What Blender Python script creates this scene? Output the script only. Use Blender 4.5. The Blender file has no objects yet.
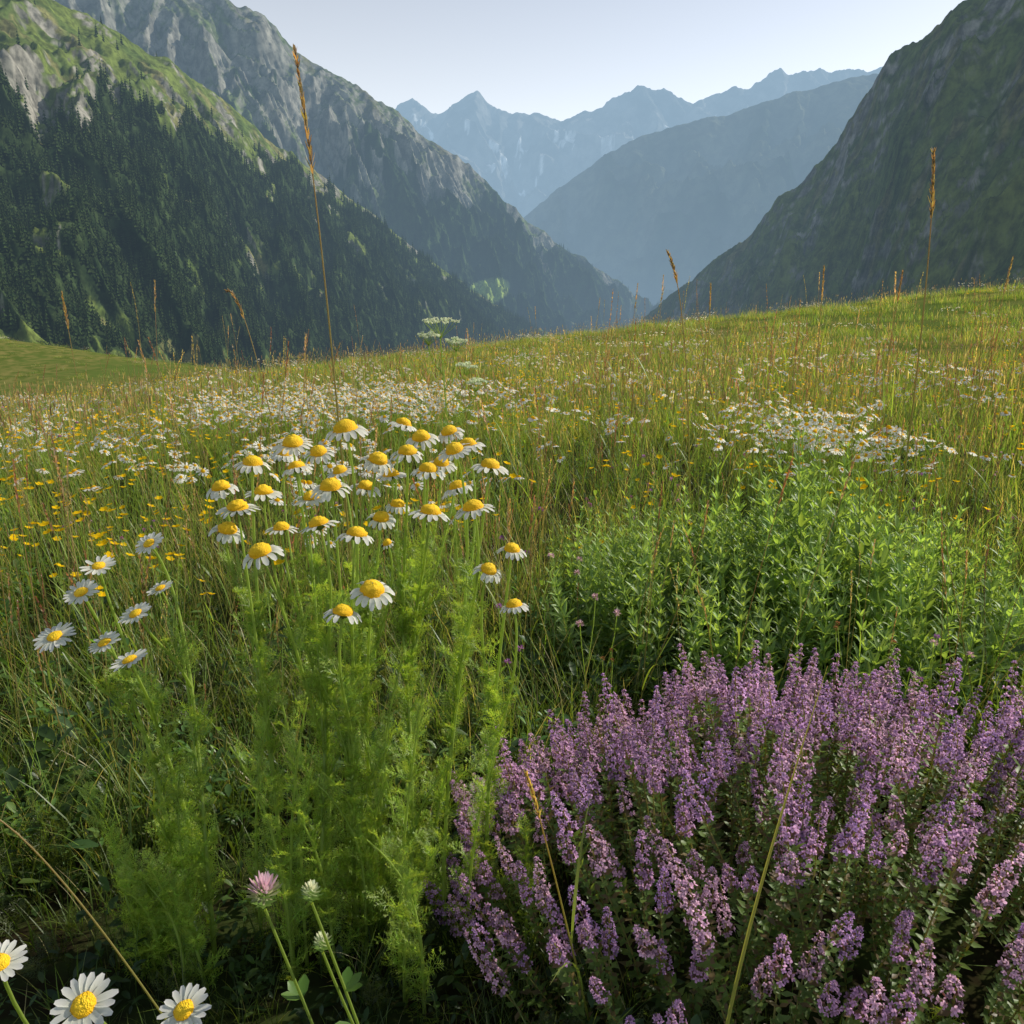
import bpy, math, random
import numpy as np
from mathutils import Vector, Matrix
random.seed(7); rng=np.random.default_rng(7)
scene=bpy.context.scene
U=lambda a,b:random.uniform(a,b)
def A(*v): return np.array(v,dtype=float)
def nrm(v):
    v=np.asarray(v,float); return v/(np.linalg.norm(v,axis=-1,keepdims=True)+1e-12)

# ------------------------------------------------------------------ noise
def _h(ix,iy,s):
    n=(ix*374761393+iy*668265263+s*974634777)&0xffffffff
    n=((n^(n>>13))*1274126177)&0xffffffff
    return ((n^(n>>16))&0xffff)/65535.0
def pn(x,y,s=0):
    x=np.asarray(x,float);y=np.asarray(y,float)
    ix=np.floor(x).astype(np.int64);iy=np.floor(y).astype(np.int64)
    fx=x-ix;fy=y-iy
    def g(a,b,dx,dy):
        t=_h(a,b,s)*2*math.pi
        return np.cos(t)*dx+np.sin(t)*dy
    ux=fx*fx*fx*(fx*(fx*6-15)+10);uy=fy*fy*fy*(fy*(fy*6-15)+10)
    a=g(ix,iy,fx,fy);b=g(ix+1,iy,fx-1,fy);c=g(ix,iy+1,fx,fy-1);d=g(ix+1,iy+1,fx-1,fy-1)
    return ((a*(1-ux)+b*ux)*(1-uy)+(c*(1-ux)+d*ux)*uy)*1.4
def fbm(x,y,o=5,s=0,g=.5):
    r=0;a=1;t=0
    for i in range(o):
        r=r+a*pn(x*2**i,y*2**i,s+i*17);t+=a;a*=g
    return r/t
def rdg(x,y,o=5,s=0,g=.5):
    r=0;a=1;t=0
    for i in range(o):
        r=r+a*(1-2*np.abs(pn(x*2**i,y*2**i,s+i*13)));t+=a;a*=g
    return r/t
def sm(x,a,b):
    t=np.clip((x-a)/(b-a),0,1);return t*t*(3-2*t)

# ------------------------------------------------------------------ mesh builder
class MB:
    def __init__(s): s.V=[];s.C=[];s.F=[];s.M=[];s.n=0
    def grid(s,P,col,mat=0,closed=False):
        P=np.asarray(P,float);R,K,_=P.shape
        c=np.asarray(col,float)
        if c.ndim==1:c=np.broadcast_to(c,(R,K,3))
        elif c.ndim==2:c=np.broadcast_to(c[:,None,:],(R,K,3))
        idx=np.arange(R*K).reshape(R,K)+s.n
        if closed: idx=np.concatenate([idx,idx[:,:1]],1)
        f=np.stack([idx[:-1,:-1],idx[:-1,1:],idx[1:,1:],idx[1:,:-1]],-1).reshape(-1,4)
        s.V.append(P.reshape(-1,3));s.C.append(c.reshape(-1,3));s.F.append(f)
        s.M.append(np.full(len(f),mat));s.n+=R*K
    def pack(s):
        if len(s.V)>1:
            s.V=[np.concatenate(s.V)];s.C=[np.concatenate(s.C)];s.F=[np.concatenate(s.F)];s.M=[np.concatenate(s.M)]
        return s
    def merge(s,o,R=None,t=(0,0,0),sc=1.0,tint=1.0):
        o.pack()
        V=o.V[0]*sc
        if R is not None: V=V@np.asarray(R).T
        s.V.append(V+np.asarray(t));s.C.append(o.C[0]*np.asarray(tint));s.F.append(o.F[0]+s.n);s.M.append(o.M[0]);s.n+=len(V)
    def obj(s,name,mats,link=True,smooth=True):
        s.pack()
        V,C,F,M=s.V[0],s.C[0],s.F[0],s.M[0]
        me=bpy.data.meshes.new(name)
        me.vertices.add(len(V));me.vertices.foreach_set('co',V.astype(np.float32).ravel())
        me.loops.add(len(F)*4);me.loops.foreach_set('vertex_index',F.astype(np.int32).ravel())
        me.polygons.add(len(F));me.polygons.foreach_set('loop_start',np.arange(0,len(F)*4,4,dtype=np.int32))
        me.polygons.foreach_set('material_index',M.astype(np.int32))
        me.polygons.foreach_set('use_smooth',np.full(len(F),smooth))
        for m in mats: me.materials.append(m)
        ca=me.attributes.new('Col','FLOAT_COLOR','POINT')
        ca.data.foreach_set('color',np.concatenate([C,np.ones((len(C),1))],1).astype(np.float32).ravel())
        me.update(calc_edges=True)
        o=bpy.data.objects.new(name,me)
        if link: scene.collection.objects.link(o)
        return o

def rot_to(n,spin=0.0):
    n=nrm(n);a=A(0,0,1) if abs(n[2])<.99 else A(1,0,0)
    x=nrm(np.cross(a,n));y=np.cross(n,x)
    c,s_=math.cos(spin),math.sin(spin)
    return np.stack([x*c+y*s_,-x*s_+y*c,n],1)
def tube(mb,path,r,col,k=5,mat=0):
    path=np.asarray(path,float);n=len(path)
    r=np.broadcast_to(np.asarray(r,float),(n,))
    t=nrm(np.gradient(path,axis=0))
    ref=A(0.31,.95,.05);x=nrm(np.cross(t,ref));y=np.cross(t,x)
    an=np.arange(k)*2*math.pi/k
    P=path[:,None,:]+r[:,None,None]*(np.cos(an)[None,:,None]*x[:,None,:]+np.sin(an)[None,:,None]*y[:,None,:])
    mb.grid(P,col,mat,True)
def ribbon(mb,path,w,side,col,fold=0.0,mat=0):
    path=np.asarray(path,float)
    w=np.asarray(w,float)[:,None];side=np.asarray(side,float)
    if side.ndim==1: side=np.broadcast_to(side,path.shape)
    if fold==0: P=np.stack([path-side*w,path+side*w],1)
    else:
        t=nrm(np.gradient(path,axis=0));nn=np.cross(t,side)
        P=np.stack([path-side*w,path-nn*w*fold,path+side*w],1)
    mb.grid(P,col,mat)
def bez(a,b,c,d,n=12):
    t=np.linspace(0,1,n)[:,None];a,b,c,d=[np.asarray(q,float) for q in (a,b,c,d)]
    return a*(1-t)**3+3*b*t*(1-t)**2+3*c*t*t*(1-t)+d*t**3
def blade(mb,base,az,lean,L,w,curve,c0,c1,n=6,fold=0):
    th=lean+curve*np.linspace(0,1,n)**1.3
    d=A(math.cos(az),math.sin(az),0)
    st=(np.sin(th)[:,None]*d+np.cos(th)[:,None]*A(0,0,1))*L/(n-1)
    p=np.concatenate([[np.zeros(3)],np.cumsum(st[:-1],0)])+base
    t=np.linspace(0,1,n)
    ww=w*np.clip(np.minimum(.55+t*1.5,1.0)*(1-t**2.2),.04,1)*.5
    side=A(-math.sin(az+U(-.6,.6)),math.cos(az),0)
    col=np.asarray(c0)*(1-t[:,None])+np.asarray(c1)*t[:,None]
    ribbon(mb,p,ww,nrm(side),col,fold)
    return p
def jit(c,a=.15):
    c=np.asarray(c,float);k=1+U(-a,a)
    return c*k*A(1+U(-a,a)*.5,1,1+U(-a,a)*.5)

# ------------------------------------------------------------------ materials
def newmat(name):
    m=bpy.data.materials.new(name);m.use_nodes=True;nt=m.node_tree
    for n in list(nt.nodes): nt.nodes.remove(n)
    try: m.cycles.emission_sampling='NONE'
    except Exception: pass
    return m,nt
def N(nt,t,**k):
    n=nt.nodes.new(t)
    for a,b in k.items(): setattr(n,a,b)
    return n
def math_(nt,op,a,b=None,c=None):
    n=N(nt,'ShaderNodeMath',operation=op)
    for i,v in enumerate((a,b,c)):
        if v is None: continue
        if hasattr(v,'is_output'): nt.links.new(v,n.inputs[i])
        else: n.inputs[i].default_value=v
    return n.outputs[0]
def mixc(nt,f,a,b,mode='MIX'):
    n=N(nt,'ShaderNodeMix',data_type='RGBA',blend_type=mode)
    for i,v in ((0,f),(6,a),(7,b)):
        if hasattr(v,'is_output'): nt.links.new(v,n.inputs[i])
        else: n.inputs[i].default_value=v if i==0 else (*v,1)
    return n.outputs[2]
def noise(nt,vec,scale,detail=4,rough=.5):
    n=N(nt,'ShaderNodeTexNoise');n.inputs['Scale'].default_value=scale
    n.inputs['Detail'].default_value=detail;n.inputs['Roughness'].default_value=rough
    if vec is not None: nt.links.new(vec,n.inputs['Vector'])
    return n.outputs['Fac']
def ramp(nt,f,a,b):
    n=N(nt,'ShaderNodeMapRange');n.inputs[1].default_value=a;n.inputs[2].default_value=b
    n.interpolation_type='SMOOTHSTEP'
    nt.links.new(f,n.inputs[0]);return n.outputs[0]
def plant_mat(name,trans=.4,rough=.5,bump=False):
    m,nt=newmat(name);L=nt.links.new
    at=N(nt,'ShaderNodeAttribute',attribute_name='Col')
    ti=N(nt,'ShaderNodeAttribute',attribute_name='tint')
    v=math_(nt,'ADD',ti.outputs['Fac'],1.0)
    vc=N(nt,'ShaderNodeVectorMath',operation='SCALE');L(at.outputs['Color'],vc.inputs[0]);L(v,vc.inputs['Scale'])
    if bump:
        p=N(nt,'ShaderNodeBsdfPrincipled');L(vc.outputs[0],p.inputs['Base Color']);p.inputs['Roughness'].default_value=rough
        p.inputs['Specular IOR Level'].default_value=.2
    else:
        d=N(nt,'ShaderNodeBsdfDiffuse');L(vc.outputs[0],d.inputs[0])
        p=d
        if trans>.35 and trans<.45:
            gl=N(nt,'ShaderNodeBsdfGlossy');gl.inputs[0].default_value=(.9,.95,1,1);gl.inputs['Roughness'].default_value=.42
            p=N(nt,'ShaderNodeMixShader');p.inputs[0].default_value=.04;L(d.outputs[0],p.inputs[1]);L(gl.outputs[0],p.inputs[2])
    if bump:
        g=N(nt,'ShaderNodeNewGeometry')
        vo=N(nt,'ShaderNodeTexVoronoi');vo.inputs['Scale'].default_value=900
        L(g.outputs['Position'],vo.inputs['Vector'])
        b=N(nt,'ShaderNodeBump');b.inputs['Strength'].default_value=.9;b.inputs['Distance'].default_value=.0008
        L(vo.outputs['Distance'],b.inputs['Height']);b.invert=True;L(b.outputs[0],p.inputs['Normal'])
    out=N(nt,'ShaderNodeOutputMaterial')
    if trans>0:
        tr=N(nt,'ShaderNodeBsdfTranslucent')
        vm=N(nt,'ShaderNodeVectorMath',operation='MULTIPLY');L(vc.outputs[0],vm.inputs[0])
        vm.inputs[1].default_value=(2.2,2.0,.8) if 'leaf' in name else (1.05,1.05,1.05)
        L(vm.outputs[0],tr.inputs[0])
        mx=N(nt,'ShaderNodeMixShader');mx.inputs[0].default_value=trans
        L(p.outputs[0],mx.inputs[1]);L(tr.outputs[0],mx.inputs[2]);L(mx.outputs[0],out.inputs[0])
    else: L(p.outputs[0],out.inputs[0])
    return m
M_LEAF=plant_mat('leaf_tissue',.43)
M_PETAL=plant_mat('petal_tissue',.48,.6)
M_DISK=plant_mat('flower_disk',0,.7,True)
MATS=[M_LEAF,M_PETAL,M_DISK]
HAZE_GLOW=(.34,.50,.65)
def painted_haze_out(nt,shader,L0=8800.0):  # paints aerial haze: bluish emission mixed into the surface by distance from origin
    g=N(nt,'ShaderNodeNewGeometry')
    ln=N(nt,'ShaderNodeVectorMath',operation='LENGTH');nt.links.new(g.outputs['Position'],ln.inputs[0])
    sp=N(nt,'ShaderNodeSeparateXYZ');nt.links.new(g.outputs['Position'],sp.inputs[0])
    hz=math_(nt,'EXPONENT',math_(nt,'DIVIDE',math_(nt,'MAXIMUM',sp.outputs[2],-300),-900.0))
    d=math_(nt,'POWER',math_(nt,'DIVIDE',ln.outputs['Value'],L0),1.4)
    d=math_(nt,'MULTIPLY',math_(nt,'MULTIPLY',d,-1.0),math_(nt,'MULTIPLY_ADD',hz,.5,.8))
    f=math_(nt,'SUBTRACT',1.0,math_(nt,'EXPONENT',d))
    em=N(nt,'ShaderNodeEmission');em.inputs[0].default_value=(*HAZE_GLOW,1);em.inputs[1].default_value=1.0
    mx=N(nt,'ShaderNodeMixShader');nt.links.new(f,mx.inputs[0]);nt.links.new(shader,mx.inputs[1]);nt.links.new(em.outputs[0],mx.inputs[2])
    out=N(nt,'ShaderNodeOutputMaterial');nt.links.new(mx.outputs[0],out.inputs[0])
def mountain_mat(name,scale):
    m,nt=newmat(name);L=nt.links.new
    g=N(nt,'ShaderNodeNewGeometry')
    n=noise(nt,g.outputs['Position'],scale,3,.65)
    at=N(nt,'ShaderNodeAttribute',attribute_name='Col')
    vc=N(nt,'ShaderNodeVectorMath',operation='SCALE');L(at.outputs['Color'],vc.inputs[0])
    L(math_(nt,'MULTIPLY_ADD',ramp(nt,n,.3,.7),.9,.55),vc.inputs['Scale'])
    p=N(nt,'ShaderNodeBsdfDiffuse');L(vc.outputs[0],p.inputs[0])
    painted_haze_out(nt,p.outputs[0]);return m

# ------------------------------------------------------------------ ground
def gz(x,y):
    x=np.asarray(x,float);y=np.asarray(y,float)
    yc=np.clip(y,0,40);xc=60*np.tanh(x/60)
    z=yc/40*(.108*xc-1.0)
    z=z-.07*np.clip(-x-.25*yc,0,25)*np.clip(yc/10,0,1)
    ov=np.maximum(0,y-38)
    z=z-.0022*ov**2
    r=np.hypot(x,y)
    z=z+21.0*np.exp(-((x+88)**2/74**2+(y-128)**2/40**2))
    z=z+np.clip(r/6,0,1)*.10*fbm(x/3.1,y/3.1,3,5)+.02*fbm(x*1.6,y*1.6,3,9)*np.clip(r,0,1)+np.clip((r-20)/60,0,1)*1.2*fbm(x/45,y/45,4,2)
    return np.maximum(z,-300+np.clip((r-400)/3000,0,1)*12*fbm(x/600,y/600,3,4))
def ground():
    nr,na=330,420
    r=.05*(34000/.05)**(np.linspace(0,1,nr));r[0]=0.001
    a=np.arange(na)*2*math.pi/na
    X=r[:,None]*np.cos(a);Y=r[:,None]*np.sin(a);Z=gz(X,Y)
    mb=MB();mb.grid(np.stack([X,Y,Z],-1),A(1,1,1),0,True)
    m,nt=newmat('meadow_ground');L=nt.links.new
    g=N(nt,'ShaderNodeNewGeometry');P=g.outputs['Position']
    ln=N(nt,'ShaderNodeVectorMath',operation='LENGTH');L(P,ln.inputs[0])
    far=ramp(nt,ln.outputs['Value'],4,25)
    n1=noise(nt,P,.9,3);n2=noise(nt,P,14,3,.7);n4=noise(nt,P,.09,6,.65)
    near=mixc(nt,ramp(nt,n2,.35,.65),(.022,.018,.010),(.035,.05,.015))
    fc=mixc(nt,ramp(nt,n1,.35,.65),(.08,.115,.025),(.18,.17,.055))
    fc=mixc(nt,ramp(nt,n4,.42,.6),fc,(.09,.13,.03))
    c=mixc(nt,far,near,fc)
    p=N(nt,'ShaderNodeBsdfDiffuse');L(c,p.inputs[0])
    painted_haze_out(nt,p.outputs[0])
    mb.obj('ground',[m])
ground()

# ------------------------------------------------------------------ mountains  (bearing slope x/y, rise slope z/y, distance y)
def mixv(f,a,b):
    f=np.asarray(f)[...,None];return np.asarray(a)*(1-f)+np.asarray(b)*f
def mountain(name,ridge,foot,nu,nv,gul,amp,seed,colour,texscale,forest=None,footz=-270,back=.5,crag=.25):
    rd=np.array(ridge,float);ft=np.array(foot,float)
    R=np.stack([rd[:,0]*rd[:,2],rd[:,2],rd[:,1]*rd[:,2]+.8],1)
    F=np.stack([ft[:,0]*ft[:,1],ft[:,1],np.full(len(ft),footz)],1)
    L=np.concatenate([[0],np.cumsum(np.linalg.norm(np.diff(R,axis=0),axis=1))])
    s=np.linspace(0,L[-1],nu)
    Ri=np.stack([np.interp(s,L,R[:,k]) for k in range(3)],1)
    Fi=np.stack([np.interp(s,L*1.0,F[:,k]) for k in range(3)],1)
    k=max(3,nu//60);ker=np.hanning(k+2)[1:-1];ker/=ker.sum()
    for c in range(3):
        pad=np.pad(Fi[:,c],(k//2,k-1-k//2),mode='edge');Fi[:,c]=np.convolve(pad,ker,'valid')
    v=np.linspace(0,1,nv);vb=1+np.linspace(0,1,nv//4+1)[1:]*back
    v=np.concatenate([v,vb])
    V=v[None,:];S=s[:,None]+0*V
    X=Fi[:,None,0]+(Ri-Fi)[:,None,0]*V;Y=Fi[:,None,1]+(Ri-Fi)[:,None,1]*V
    H=(Ri-Fi)[:,None,2]
    prof=np.where(V<=1,V-.06*np.sin(V*math.pi),1-(V-1)*1.1)
    Z=Fi[:,None,2]+H*prof
    warp=fbm(X/gul*.6,Y/gul*.6,3,seed+3)*gul*.7
    g1=rdg((S+warp)/gul,V*1.6+seed,5,seed,.5)
    g2=rdg((X+warp)/(gul*.45),(Y-warp)/(gul*.45),6,seed+50,.54)
    env=np.where(V<1,crag+(1-crag)*np.clip((1-V)/.22,0,1)**.8,crag+(V-1))*np.clip(H/250,.1,1)
    Z=Z+amp*env*(g1*.8-.35)+amp*.55*env*(g2-.3)
    dx=(Ri-Fi)[:,0]/np.hypot((Ri-Fi)[:,0],(Ri-Fi)[:,1]);dy=(Ri-Fi)[:,1]/np.hypot((Ri-Fi)[:,0],(Ri-Fi)[:,1])
    off=amp*.5*env*g2
    X=X-dx[:,None]*off;Y=Y-dy[:,None]*off
    P=np.stack([X,Y,Z],-1)
    nn=nrm(np.cross(np.gradient(P,axis=0),np.gradient(P,axis=1)));steep=1-np.abs(nn[...,2])
    u=S/L[-1]
    fm=np.zeros_like(X) if forest is None else forest(u,V,X,Y,Z)+0*X
    col=colour(u,V+0*X,X,Y,Z,steep,g2)
    fn=fbm(X/25,Y/25,3,61)
    col=mixv(sm(fm,.3,.65),col,mixv(sm(fn,-.3,.3),(.014,.026,.010),(.035,.055,.02)))
    mb=MB();mb.grid(P,np.clip(col,0,1))
    mb.obj(name,[mountain_mat(name+'_surface',texscale)])
    return X,Y,Z,fm
GR=(.11,.145,.034);GR2=(.065,.098,.026);OC=(.15,.15,.06)
def grassrock(X,Y,rockm,g=GR,g2=GR2,oc=OC,r1=(.26,.25,.23),r2=(.11,.11,.105),sc=1.0):
    n=fbm(X/(90*sc),Y/(90*sc),5,81);m_=fbm(X/(30*sc),Y/(30*sc),4,82)
    c=mixv(sm(n,-.25,.2),g,g2);c=mixv(sm(n+m_*.5,.1,.35),c,oc)
    r=mixv(sm(m_,-.25,.3),r1,r2)
    return mixv(rockm,c,r)
def colA(u,V,X,Y,Z,st,g2):
    n=fbm(X/90,Y/90,6,77,.68)
    q=(st-np.mean(st))/np.std(st)
    rk=sm(q*.17+n*1.1+.30*np.exp(-((V-.70)/.06)**2)*(u<.45)+.22*sm(u,.4,.7)*sm(V,.6,.9)-.3*sm(V,.4,.3),.26,.40)
    return grassrock(X,Y,rk*.9)
def forA(u,V,X,Y,Z):
    n=fbm(X/120,Y/120,6,31,.66)+.35*fbm(u*70,V*3,3,12)
    top=.68+.26*sm(u,.35,.7)
    return sm(n+.29-1.9*np.maximum(0,V-top)/.3-.75*sm(V,.38,.26)*(1-sm(u,.42,.6)),0,.10)
A_=mountain('left_mountain',
 [(-1.6,.45,1300),(-1.0,.43,1400),(-.58,.365,1500),(-.489,.325,1600),(-.393,.272,1750),(-.328,.228,1900),(-.25,.169,2100),(-.182,.12,2300),(-.111,.069,2500),(-.051,.023,2700),(.022,-.018,2900),(.107,-.05,3000)],
 [(-1.6,420),(-1.1,420),(-.75,430),(-.62,470),(-.5,560),(-.4,700),(-.3,900),(-.2,1150),(-.12,1450),(-.05,1750),(.02,2100),(.09,2400)],
 800,340,280,75,3,colA,.07,forA)
def glade(X,Y,Z): return sm(1-((X/Y+.033)/.034)**2-(((Z)/Y-.020-.25*(X/Y+.033))/.018)**2,0,.4)
def colB(u,V,X,Y,Z,st,g2):
    n=fbm(X/200,Y/200,6,47,.66);q=(st-np.mean(st))/np.std(st)
    rk=sm(q*.22+n*.9+.50*sm(V,.45,.80),.22,.60)
    c=grassrock(X,Y,rk*.85,g=(.08,.11,.035),g2=(.055,.075,.03),oc=(.11,.11,.05),r1=(.22,.215,.20),r2=(.11,.11,.11),sc=2)
    return mixv(glade(X,Y,Z),c,(.22,.30,.07))
def forB(u,V,X,Y,Z):
    n=fbm(X/280,Y/280,6,41,.64)+.5*fbm(u*50,V*2,3,22)
    return sm(n+.45-2.0*np.maximum(0,V-.46-.42*sm(u,.6,.95)),0,.12)*(1-glade(X,Y,Z))
B_=mountain('rocky_mountain',
 [(-1.4,.40,2600),(-.9,.42,2800),(-.58,.40,3000),(-.506,.36,3200),(-.41,.338,3400),(-.336,.338,3500),(-.28,.314,3600),(-.243,.282,3700),(-.187,.248,3800),(-.131,.22,3900),(-.102,.196,4000),(-.05,.158,4100),(.0096,.11,4200),(.058,.07,4300),(.106,.04,4400),(.155,.0117,4500),(.2,-.018,4600)],
 [(-1.4,2000),(-.9,2000),(-.6,2100),(-.5,2200),(-.4,2300),(-.33,2400),(-.27,2500),(-.22,2600),(-.16,2700),(-.10,2800),(-.06,2900),(-.01,3000),(.04,3100),(.08,3300),(.12,3500),(.16,3700),(.2,3900)],
 800,300,480,220,11,colB,.03,forB,crag=.25)
def colE(u,V,X,Y,Z,st,g2):
    n=fbm(X/140,Y/140,6,147,.66);strata=pn(Z/22+3*fbm(X/200,Y/200,3,5),u*9,9);q=(st-np.mean(st))/np.std(st)
    rk=sm(q*.2+n*.8+strata*.25+.24*sm(V,.65,1),.30,.54)
    return grassrock(X,Y,rk*.9,g=(.10,.125,.03),g2=(.055,.08,.022),oc=(.12,.12,.05),r1=(.21,.205,.20),r2=(.10,.10,.10),sc=1.3)
mountain('right_mountain',
 [(1.6,.5,1100),(1.1,.47,1250),(.85,.43,1400),(.575,.38,1500),(.517,.336,1600),(.496,.322,1620),(.457,.292,1700),(.425,.274,1800),(.405,.238,1900),(.376,.182,2000),(.329,.137,2150),(.273,.08,2300),(.226,.046,2450),(.203,.023,2550),(.16,-.012,2700),(.10,-.06,2800)],
 [(2.4,350),(1.6,420),(1.2,500),(.85,600),(.76,680),(.7,720),(.63,800),(.58,860),(.53,950),(.48,1050),(.42,1200),(.35,1400),(.29,1600),(.25,1800),(.19,2100),(.12,2400)],
 700,320,330,110,23,colE,.05,crag=.3)
def colC(u,V,X,Y,Z,st,g2):
    n=fbm(X/900,Y/900,5,7,.6)
    c=mixv(sm(n,-.2,.3),(.24,.24,.23),(.13,.14,.14));c=mixv(sm(V,.55,.2),c,(.05,.07,.04))
    sn=sm(fbm(X/420,Y/420,5,19,.65)+.08*sm(V,.5,.7)-.3*sm(V,.85,1),.30,.36)*(V>.35)
    return mixv(sn,c,(.8,.82,.84))
mountain('distant_peaks',
 [(-.7,.2,13500),(-.3,.19,14000),(-.155,.214,14000),(-.132,.219,14000),(-.114,.231,14000),(-.100,.219,14000),(-.085,.215,14000),(-.062,.224,14000),(-.04,.236,14000),(-.028,.226,14000),(-.014,.222,14000),(.021,.214,14000),(.04,.216,14000),(.056,.209,14000),(.085,.219,14000),(.103,.222,14000),(.125,.240,14000),(.143,.248,14000),(.155,.240,14000),(.173,.241,14000),(.19,.230,14000),(.208,.223,14000),(.237,.240,14000),(.265,.243,14000),(.285,.258,14000),(.299,.266,14000),(.318,.256,14000),(.334,.256,14000),(.37,.262,14000),(.403,.263,14000),(.47,.275,14000),(.8,.27,14000)],
 [(-.8,10500),(-.35,10500),(-.2,10500),(-.17,10500),(-.15,10500),(-.13,10500),(-.11,10500),(-.08,10500),(-.05,10500),(-.035,10500),(-.02,10500),(.02,10500),(.04,10500),(.06,10500),(.08,10500),(.1,10500),(.13,10500),(.15,10500),(.165,10500),(.18,10500),(.195,10500),(.21,10500),(.24,10500),(.27,10500),(.285,10500),(.3,10500),(.32,10500),(.34,10500),(.38,10500),(.42,10500),(.5,10500),(.9,10500)],
 900,170,1500,560,37,colC,.004,crag=.32)
def colD(u,V,X,Y,Z,st,g2):
    n=fbm(X/400,Y/400,5,8,.6);return mixv(sm(n+.4*V,-.1,.5),(.02,.035,.018),(.08,.09,.06))
mountain('distant_ridge',
 [(1.1,.3,8500),(.68,.29,8200),(.415,.259,8000),(.358,.248,8000),(.311,.235,8000),(.265,.224,8000),(.219,.214,8000),(.178,.206,8000),(.149,.196,8000),(.104,.169,8000),(.068,.147,8000),(.033,.12,8000),(.0098,.097,8000),(-.038,.058,8000),(-.09,.0,8000)],
 [(1.2,5000),(.8,5000),(.55,5200),(.48,5200),(.43,5200),(.38,5300),(.33,5400),(.28,5500),(.24,5600),(.19,5800),(.14,6000),(.09,6200),(.06,6400),(0,6800),(-.06,7200)],
 600,200,1200,480,51,colD,.012,crag=.16)

# ------------------------------------------------------------------ instancing
def scatter(name,protos,P,rot,sc,idx,realize=True,tv=.25):
    coll=bpy.data.collections.new(name+'_kinds')
    for i,o in enumerate(protos):
        o.name='%02d_'%i+o.name;coll.objects.link(o)
    P=np.asarray(P,np.float32);n=len(P)
    me=bpy.data.meshes.new(name);me.vertices.add(n);me.vertices.foreach_set('co',P.ravel())
    a=me.attributes.new('rot','FLOAT_VECTOR','POINT');a.data.foreach_set('vector',np.asarray(rot,np.float32).ravel())
    a=me.attributes.new('sc','FLOAT','POINT');a.data.foreach_set('value',np.asarray(sc,np.float32).ravel())
    a=me.attributes.new('idx','INT','POINT');a.data.foreach_set('value',np.asarray(idx,np.int32).ravel())
    a=me.attributes.new('tint','FLOAT','POINT');a.data.foreach_set('value',rng.uniform(-tv,tv,n).astype(np.float32))
    me.update()
    o=bpy.data.objects.new(name,me);scene.collection.objects.link(o)
    ng=bpy.data.node_groups.new(name+'_gn','GeometryNodeTree')
    ng.interface.new_socket('Geometry',in_out='INPUT',socket_type='NodeSocketGeometry')
    ng.interface.new_socket('Geometry',in_out='OUTPUT',socket_type='NodeSocketGeometry')
    gi=ng.nodes.new('NodeGroupInput');go=ng.nodes.new('NodeGroupOutput')
    ip=ng.nodes.new('GeometryNodeInstanceOnPoints');ci=ng.nodes.new('GeometryNodeCollectionInfo')
    ci.inputs['Collection'].default_value=coll;ci.inputs['Separate Children'].default_value=True;ci.inputs['Reset Children'].default_value=True
    def na(nm,t):
        q=ng.nodes.new('GeometryNodeInputNamedAttribute');q.data_type=t;q.inputs['Name'].default_value=nm;return q.outputs[0]
    L=ng.links.new
    L(gi.outputs[0],ip.inputs['Points']);L(ci.outputs[0],ip.inputs['Instance'])
    ip.inputs['Pick Instance'].default_value=True
    L(na('idx','INT'),ip.inputs['Instance Index']);L(na('rot','FLOAT_VECTOR'),ip.inputs['Rotation']);L(na('sc','FLOAT'),ip.inputs['Scale'])
    if realize:
        rz=ng.nodes.new('GeometryNodeRealizeInstances');L(ip.outputs[0],rz.inputs[0]);L(rz.outputs[0],go.inputs[0])
    else: L(ip.outputs[0],go.inputs[0])
    md=o.modifiers.new('scatter','NODES');md.node_group=ng
    return o

# conifers
def conifer(seed):
    random.seed(seed);mb=MB()
    tube(mb,[(0,0,-.1),(0,0,1)],[.018,.002],A(.05,.035,.025),3)
    nt_=6;k=8
    for i in range(nt_):
        f=i/(nt_-1);zt=.20+.80*f;rr=.19*(1-f)**.85+.012
        an=np.arange(k)*2*math.pi/k+U(0,1)
        ro=rr*np.where(np.arange(k)%2==0,1,.5)*np.array([U(.75,1.15) for _ in range(k)])
        top=np.stack([.01*np.cos(an),.01*np.sin(an),np.full(k,zt+.03)],1)
        bot=np.stack([ro*np.cos(an),ro*np.sin(an),zt-.13*(1-f*.5)-ro*.15+np.array([U(-.01,.01) for _ in range(k)])],1)
        mb.grid(np.stack([top,bot]),np.stack([A(.018,.030,.011),jit(A(.034,.055,.019),.2)]),0,True)
    return mb
m,nt=newmat('conifer_needles')
at=N(nt,'ShaderNodeAttribute',attribute_name='Col');oi=N(nt,'ShaderNodeObjectInfo')
vc=N(nt,'ShaderNodeVectorMath',operation='SCALE');nt.links.new(at.outputs['Color'],vc.inputs[0])
nt.links.new(math_(nt,'MULTIPLY_ADD',oi.outputs['Random'],.7,.65),vc.inputs['Scale'])
p=N(nt,'ShaderNodeBsdfDiffuse');nt.links.new(vc.outputs[0],p.inputs[0]);painted_haze_out(nt,p.outputs[0])
M_CON=m
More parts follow.
